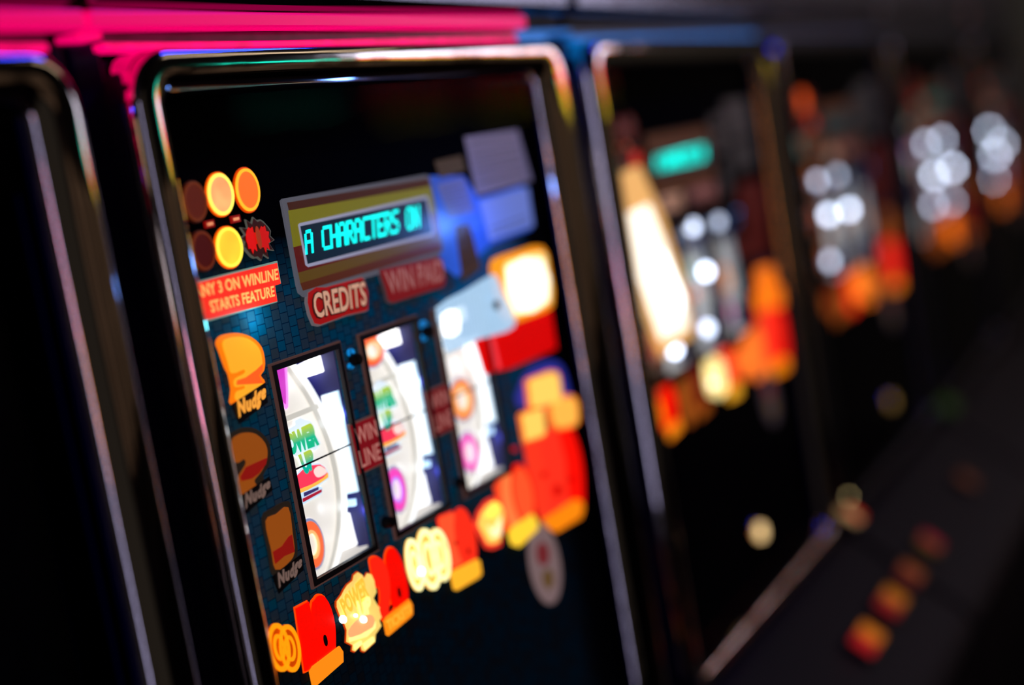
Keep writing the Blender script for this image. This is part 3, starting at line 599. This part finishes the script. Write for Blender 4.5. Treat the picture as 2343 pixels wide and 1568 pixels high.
for pts, lb in (([(240, 260), (265, 235), (440, 172), (495, 180), (515, 215), (540, 400), (530, 440), (280, 500), (262, 470)], 'upper glowing cream lamp box'), ([(190, 540), (210, 515), (380, 465), (405, 690), (370, 720), (230, 765)], 'left glowing cream lamp box'), ([(420, 470), (440, 430), (590, 370), (640, 385), (668, 450), (672, 590), (640, 630), (510, 660), (450, 620)], 'right glowing orange lamp box')):
    c = (255, 200, 90) if 'orange' not in lb else (255, 175, 70)
    e = obj('lamp_box', poly(at(Ob, Sb, pts), 'A', (0, .003)), E((255, 120, 40), 1.0), M, lb, key='box', off=dimred)
    obj('lamp_lens', poly(back(at(Ob, Sb, pts), .86), 'A', (.003, .004)), E(c, 1.2), e, key='box', off=off_brown)
e = obj('red_pilot_lamp', poly(ell_px(at(Ob, Sb, [(160, 812)])[0], 5, 6), 'A', (0, .002)), E((190, 15, 10), .9), M)

# --- upper right: hot badge, red panel, painted reflection, pay cards
O6, S6 = (960, 280), 2.7025
bd = at(O6, S6, [(430, 900), (445, 850), (500, 825), (690, 768), (745, 772), (772, 820), (795, 950), (810, 1050), (805, 1140), (760, 1170), (580, 1240), (520, 1225), (480, 1150), (450, 1000)])
e = obj('bonus_badge', poly(bd, 'A', (0, .003)), E((255, 150, 20), 1.05), M, 'overlit orange and white square badge', key='badge', off=dimred)
obj('badge_lens', poly(back(at(O6, S6, [(500, 900), (560, 850), (740, 800), (770, 900), (790, 1120), (600, 1200), (530, 1180)]), .97), 'A', (.003, .004), 2), E((255, 215, 120), 1.3), e, key='badge', off=dimred)
obj('badge_lens', poly(at(O6, S6, [(515, 900), (730, 850), (765, 1100), (575, 1180)]), 'A', (.004, .005), 2), E((255, 246, 215), 1.9), e, key='badge', off=dimred)
for k in range(3): obj('badge_stripe', poly(at(O6, S6, [(560+70*k, 880-18*k), (580+70*k, 875-18*k), (590+70*k, 960-18*k), (570+70*k, 965-18*k)]), 'A', (.004, .0046)), E((255, 90, 40), 1.1), e, key='badge', off=dimred)
e = obj('red_lit_panel', poly(at(O6, S6, [(335, 1350), (500, 1290), (800, 1150), (838, 1400), (560, 1520), (400, 1560)]), 'A', (0, .0016)), E((215, 0, 0), 1.0), M, 'lit red panel below the hot badge', key='badge', off=dimred)
obj('panel_stripe', poly(at(O6, S6, [(420, 1320), (440, 1312), (490, 1520), (468, 1530)]), 'A', (.0016, .002)), E((255, 60, 70), 1.0), e, key='badge', off=dimred)
obj('painted_reflection', poly(at(O6, S6, [(70, 1150), (240, 1050), (400, 955), (440, 960), (480, 1060), (560, 1230), (500, 1300), (330, 1345), (140, 1430), (110, 1300)]), 'A', (.0045, .006), 2), reflection_mat((185, 222, 255), .95, .66), M, 'painted bluish white reflection on clear plastic')  # reflection on clear plastic, painted as a bluish glowing overlay
obj('painted_highlight', poly(at(O6, S6, [(95, 1195), (190, 1165), (205, 1300), (115, 1330)]), 'A', (.006, .007), 2), E((250, 252, 255), 2.0), M)  # brightest part of that reflection, painted as a glowing patch
def card(pts, rgb, s, label, lines=()):
    e = obj('pay_card', poly(at(O6, S6, pts), 'A', (0, .001)), E(rgb, s), M, label)
    a, b, c, d_ = [Vector(A(p)) for p in at(O6, S6, pts)[:4]]
    for t in lines:
        l = a.lerp(d_, t); r_ = b.lerp(c, t); w = (d_-a)*.035
        obj('print_line', plate([tuple(l.lerp(r_, .08)), tuple(l.lerp(r_, .9)), tuple(l.lerp(r_, .9)+w), tuple(l.lerp(r_, .08)+w)], 'A', .001, .0014), E(tuple(int(v*.62) for v in rgb), s), e)
card([(275, 90), (600, 45), (690, 360), (350, 455)], (104, 96, 128), .75, 'pale pay card nearest the header', (.12, .3, .45, .6, .78))
card([(365, 490), (665, 400), (700, 640), (430, 735)], (108, 128, 205), .75, 'pale blue pay card', (.7, .85))
card([(100, 385), (265, 340), (335, 555), (180, 590)], (92, 100, 165), .7, 'small blue pay card', (.2, .4, .6, .8))
card([(90, 240), (255, 205), (280, 300), (125, 345)], (58, 44, 34), .8, 'small brown pay card', (.3, .6))
card([(215, 645), (300, 625), (375, 900), (262, 985)], (62, 40, 32), .8, 'tall brown pay card', (.3, .5, .7))
obj('blue_lit_field', poly(at(O6, S6, [(60, 330), (270, 330), (360, 470), (640, 390), (690, 660), (430, 760), (230, 960), (130, 880)]), 'A', (0, .0005)), E((40, 90, 200), .8, .35, 14), M, 'blue lit printed field behind the pay cards')

# black retaining knobs
for c in ((805, 824), (971, 760), (879, 1196), (1045, 1105), (1122, 700)):
    u, v = A(c); bm = bmesh.new(); bmesh.ops.create_cone(bm, cap_ends=True, segments=20, radius1=.0052, radius2=.0040, depth=.008)
    bmesh.ops.bevel(bm, geom=[e for e in bm.edges if abs(e.verts[0].co.z-e.verts[1].co.z) < 1e-5], offset=.001, segments=2, affect='EDGES')
    for w in bm.verts: w.co = Vector((w.co.x + u, YA - .004 - w.co.z, w.co.y + v))
    k = obj('retaining_knob', bm, P('knob_black', (30, 22, 16), .3), M, 'black round retaining knob', smooth=False)
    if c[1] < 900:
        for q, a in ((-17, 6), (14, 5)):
            obj('knob_socket_glint', poly(ell_px((c[0]-4, c[1]+q), a*1.3, a*1.5, .3), 'A', (0, .0012)), E((10, 120, 190), .9, .6, 300), k)  # sparkle round the knob painted as glowing spots
# oval sticker
e = obj('oval_sticker', poly(ell_px((1245, 1290), 33, 92, .5, .2), 'A', (0, .0008)), E((128, 104, 104), .8), M, 'pale oval sticker with red and olive print')
obj('sticker_print', poly(ell_px((1240, 1268), 14, 26, .5, .2), 'A', (.0008, .0012)), E((118, 40, 44), .8), e)
obj('sticker_print', poly(ell_px((1252, 1325), 12, 22, .5, .2), 'A', (.0008, .0012)), E((100, 74, 40), .8), e)

# console fittings (offsets from the machine's origin)
CD = Vector((0, -.140, -.110)).normalized(); CN = Vector((0, -.110, .140)).normalized(); CO = Vector((0, -.020, 1.030))     # down the slope, out of it
def on_slope(x, s): return Vector((x, CO.y, CO.z)) + CD*s
def disc(center, nrm, r, h, bev=.25):
    bm = bmesh.new(); bmesh.ops.create_cone(bm, cap_ends=True, segments=24, radius1=r, radius2=r, depth=h)
    bmesh.ops.bevel(bm, geom=[e for e in bm.edges if abs(e.verts[0].co.z-e.verts[1].co.z) < 1e-6], offset=h*bev, segments=2, affect='EDGES')
    m = Matrix.Translation(center + nrm*h*.5) @ nrm.to_track_quat('Z', 'Y').to_matrix().to_4x4(); bmesh.ops.transform(bm, matrix=m, verts=bm.verts[:]); return bm
def fittings(M, buttons):
    for x, s, w, c1, c2, st in buttons:
        bm = bmesh.new(); o = on_slope(x, s); b2 = bmesh.new()
        box(b2, -w, w, -.020, .020, 0, .010, bev=.003)
        mt = Matrix.Translation(o) @ Matrix(((1, 0, 0), (0, CD.y, CN.y), (0, CD.z, CN.z))).to_4x4()
        bmesh.ops.transform(b2, matrix=mt, verts=b2.verts[:]); k = obj('push_button', b2, P('button_bezel', (40, 34, 32), .4), M)
        for sx, cc in ((-1, c1), (1, c2)):
            b2 = bmesh.new(); box(b2, sx*w*.5-w*.42, sx*w*.5+w*.42, -.016, .016, .010, .014, bev=.0015)
            bmesh.ops.transform(b2, matrix=mt, verts=b2.verts[:]); obj('button_cap', b2, E(cc, st), k)
RED_, ORG_ = (150, 22, 22), (150, 84, 14)

# ------------------------------------------------------------------ the other machines of the row
def rename_off(o): return OFF.get(o.name)
dead_print = P('unlit_print', (12, 9, 9), .8, 0, .1)
def copy_machine(loc, lit, label, mats=None, skip=(), dead=False, dim={}):
    r = proto.copy(); COL.objects.link(r); r.location = loc; r['label'] = label
    def rec(src, dst):
        for ch in list(src.children):
            base = ch.name.split('.')[0]
            if base in SHELL or base in skip: continue
            c = ch.copy(); COL.objects.link(c); c.parent = dst
            if ch.name in KEY:
                k = KEY[ch.name]; on = k in lit
                bulb = k.startswith('bulb')
                use_off = on if bulb else not on
                if mats and k in mats: m = mats[k]
                else: m = OFF[ch.name] if use_off else None
                if m: c.material_slots[0].link = 'OBJECT'; c.material_slots[0].material = m
            if dead: c.material_slots[0].link = 'OBJECT'; c.material_slots[0].material = dead_print
            elif base in dim: c.material_slots[0].link = 'OBJECT'; c.material_slots[0].material = dim[base]
            rec(ch, c)
    rec(proto, r); return r
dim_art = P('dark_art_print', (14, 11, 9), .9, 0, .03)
FAR = ('painted_reflection', 'painted_highlight', 'blue_lit_field', 'print_line')
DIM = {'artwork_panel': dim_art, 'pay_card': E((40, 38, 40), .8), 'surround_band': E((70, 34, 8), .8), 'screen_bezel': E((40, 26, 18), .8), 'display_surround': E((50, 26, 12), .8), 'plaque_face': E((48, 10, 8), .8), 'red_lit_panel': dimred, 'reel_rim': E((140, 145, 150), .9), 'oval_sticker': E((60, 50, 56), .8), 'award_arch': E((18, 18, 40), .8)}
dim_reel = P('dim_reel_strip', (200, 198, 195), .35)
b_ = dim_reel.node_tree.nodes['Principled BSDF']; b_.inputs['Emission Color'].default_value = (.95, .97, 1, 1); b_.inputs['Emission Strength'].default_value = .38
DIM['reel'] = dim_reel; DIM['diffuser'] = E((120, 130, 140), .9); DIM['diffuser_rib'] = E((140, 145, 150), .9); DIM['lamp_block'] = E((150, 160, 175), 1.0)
SHELL = {'cabinet', 'recess_lining', 'chrome_surround', 'light_strip', 'top_box', 'glass_pane', 'header_panel', 'console', 'lower_door', 'coin_entry', 'push_button'}
m0 = copy_machine((-.70, 0, 0), set(), 'unlit machine at the far left, mostly out of frame, only its chrome edge showing', dead=True)
shell(m0, 0, .585, .030, .038, .645, PINK, 'pink')
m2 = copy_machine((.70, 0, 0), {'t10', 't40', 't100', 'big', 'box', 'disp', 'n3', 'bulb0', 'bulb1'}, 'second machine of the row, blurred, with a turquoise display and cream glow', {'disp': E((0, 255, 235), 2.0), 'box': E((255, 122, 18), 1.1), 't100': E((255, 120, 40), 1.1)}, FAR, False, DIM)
shell(m2, 0, .530, .040, .045, .578, BLUE, 'blue')
def far_poly(m, px, **k): return shifted(poly(px, **k), -m.location.x)
g = obj('cream_lit_panel', far_poly(m2, [(1405, 400), (1450, 380), (1505, 500), (1550, 640), (1575, 770), (1500, 820), (1455, 700)], h=(.0055, .007)), E((255, 190, 110), .9), m2, 'tall cream lit panel at the left of the artwork')
obj('lit_panel_core', far_poly(m2, [(1425, 490), (1470, 470), (1520, 600), (1550, 690), (1560, 750), (1500, 780), (1450, 640)], h=(.007, .008)), E((255, 245, 225), 1.8), g)
obj('lit_panel_core', far_poly(m2, [(1470, 590), (1500, 580), (1545, 680), (1540, 720), (1505, 715)], h=(.008, .009)), E((255, 255, 250), 4.0), g)
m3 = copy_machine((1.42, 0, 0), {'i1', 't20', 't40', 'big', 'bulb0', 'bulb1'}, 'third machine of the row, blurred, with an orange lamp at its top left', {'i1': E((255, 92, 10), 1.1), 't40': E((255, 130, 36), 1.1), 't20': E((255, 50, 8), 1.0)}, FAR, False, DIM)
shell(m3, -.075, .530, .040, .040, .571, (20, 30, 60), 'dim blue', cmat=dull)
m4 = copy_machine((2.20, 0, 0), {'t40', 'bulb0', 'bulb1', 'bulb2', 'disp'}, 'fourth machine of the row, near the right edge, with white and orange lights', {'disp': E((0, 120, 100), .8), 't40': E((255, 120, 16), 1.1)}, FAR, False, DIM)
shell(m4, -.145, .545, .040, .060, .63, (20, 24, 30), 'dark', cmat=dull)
LE = {m2.name: .60, m3.name: 1.283, m4.name: 1.993}
def SL(m, px):                 # a place on the console slope, relative to the machine
    d = ray(*px); t = (CO - CAM).dot(CN)/d.dot(CN); q = CAM + d*t; return q.x - m.location.x, (q - CO).dot(CD)
BD = {m2.name: (.642, 1.276), m3.name: (1.287, 1.985), m4.name: (1.997, 2.82)}
def BT(m, px, w, c1, c2, st):
    x, s_ = SL(m, px); lo, hi = BD[m.name]; x = min(max(x, lo - m.location.x + w), hi - m.location.x - w); return (x, s_, w, c1, c2, st)
def coin(px, st, rgb=(255, 215, 150), r=.02, name='coin_entry', lab='chrome coin entry'):
    u, v = A(px); m = max((q for q in (m2, m3, m4) if LE[q.name] < u), key=lambda q: q.location.x)
    nrm = Vector((0, -1, 0)); c = Vector((u - m.location.x, YA, v))
    k = obj(name, disc(c, nrm, r, .010), chrome, m, lab); obj('coin_glow', disc(c + nrm*.010, nrm, r*.5, .004), E(rgb, st), k)  # bright highlight on the chrome painted as a glowing disc
m5 = copy_machine((2.96, 0, 0), {'t20', 'bulb0', 'bulb1', 'bulb2', 'n3'}, 'farthest machine of the row, cut by the right edge of the picture', {'t20': E((255, 120, 20), 1.1), 'n3': E((150, 160, 180), 1.0)}, FAR, False, DIM)
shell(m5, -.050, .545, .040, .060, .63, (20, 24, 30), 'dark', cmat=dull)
fittings(m0, [(.26, .06, .04, RED_, ORG_, .6)])
fittings(proto, [(.12, .06, .04, RED_, ORG_, .6), (.26, .06, .04, RED_, ORG_, .6), (.40, .06, .04, RED_, ORG_, .6)])
def buttons(specs):
    by = {}
    for px, w, c1, c2, st in specs:
        x = SL(m2, px)[0] + m2.location.x; m = max((q for q in (m2, m3, m4) if LE[q.name] < x), key=lambda q: q.location.x)
        by.setdefault(m.name, (m, []))[1].append(BT(m, px, w, c1, c2, st))
    for m, l in by.values(): fittings(m, l)
buttons([((1975, 1478), .036, (160, 16, 16), (180, 96, 8), .9), ((2030, 1393), .038, (130, 20, 18), (165, 92, 14), .8), ((2080, 1318), .026, (110, 34, 30), (140, 70, 20), .6), ((2118, 1258), .026, (96, 66, 18), (150, 20, 44), .6),
         ((1938, 1190), .018, (190, 150, 100), (200, 44, 14), .9), ((2160, 940), .040, (34, 66, 16), (48, 66, 18), .4), ((2205, 1110), .018, (90, 50, 30), (90, 40, 20), .6)])
coin((1722, 1218), 1.6); coin((1922, 1148), 3.5, (230, 205, 140)); coin((2025, 920), .6, (190, 150, 80))

def bulbs(m, pts, rgb=(215, 228, 255)):
    for px, st in pts:
        u, v = A(px); bm = bmesh.new(); bmesh.ops.create_uvsphere(bm, u_segments=14, v_segments=8, radius=.0075)
        for w in bm.verts: w.co = Vector((w.co.x + u - m.location.x, YA - .002 + w.co.y*.8, w.co.z + v))
        obj('reel_bulb', bm, E(rgb, st), m, 'small white bulb', smooth=True)
bulbs(m2, [((1540, 800), 9), ((1612, 622), 9), ((1616, 752), 5), ((1582, 520), 4), ((1640, 508), 2)])
bulbs(m3, [((1865, 415), 5), ((1912, 402), 3), ((1893, 492), 9), ((1940, 480), 10), ((1895, 598), 5)])
bulbs(m4, [((2115, 330), 9), ((2152, 320), 10), ((2135, 402), 13), ((2177, 385), 16), ((2133, 470), 7), ((2175, 462), 7)])
bulbs(m5, [((2262, 300), 12), ((2275, 355), 14), ((2270, 410), 10), ((2290, 330), 12)])
# ------------------------------------------------------------------ machines across the aisle, behind the camera
def across(x, kind):
    m = thing('fruit_machine', 'fruit machine %s, across the aisle behind the camera, %s' % (ORDN[k], ACR[kind]), 'fruit machine', (x, -1.95, 0)); pass
    obj('cabinet', nbox(-.32, .32, -.60, 0, 0, 2.45, bev=.01), blackp, m)
    obj('console', nbox(-.31, .31, .0, .20, .80, 1.0, bev=.03), console_m, m)
    if kind == 0:
        obj('top_glass', nbox(-.29, .29, 0, .012, 1.97, 2.30, bev=.004), E((225, 225, 255), 4.0), m)
        obj('title_glass', nbox(-.29, .29, 0, .012, 1.87, 1.97, bev=.004), E((255, 60, 60), 3.2), m)
        obj('button_glass', nbox(-.22, .27, 0, .012, 1.80, 1.86, bev=.004), E((235, 215, 40), 2.6), m)
    elif kind == 1:
        obj('top_glass', nbox(-.25, .25, 0, .012, 1.86, 1.93, bev=.004), E((20, 220, 190), 3.0), m)
    obj('main_glass', nbox(-.25, .25, 0, .012, 1.15, 1.75, bev=.004), E((120, 96, 76), .26, .8, 5), m)
ACR = ('with a white and red lit top', 'with a turquoise lit top', 'with a dim top')
ORDN = ('nearest', 'second', 'third', 'fourth', 'fifth', 'sixth', 'farthest')
for k, q in enumerate((2, 2, 2, 1, 0, 0, 0)): across(.85 + .70*k, q)

# small lamps inside the first machine, and one added blue light in front of it
def inlamp(name, px, col, e, r=.004): u, v = A(px); return point(name, (u, YA-.011, v), col, e, r)
inlamp('artwork_lamp_cyan', (575, 728), (.15, .8, 1), .018)
point('added_blue_light', (.41, -.020, 1.592), (.12, .30, 1), .13, .010)  # unseen light added to put a blue haze on the display
for i in range(3):
    for z in (1.475, 1.40): point('reel_lamp', (rim_x + .010 + pitch*i, YA + .004, z), (.85, .93, 1), .008, .004)
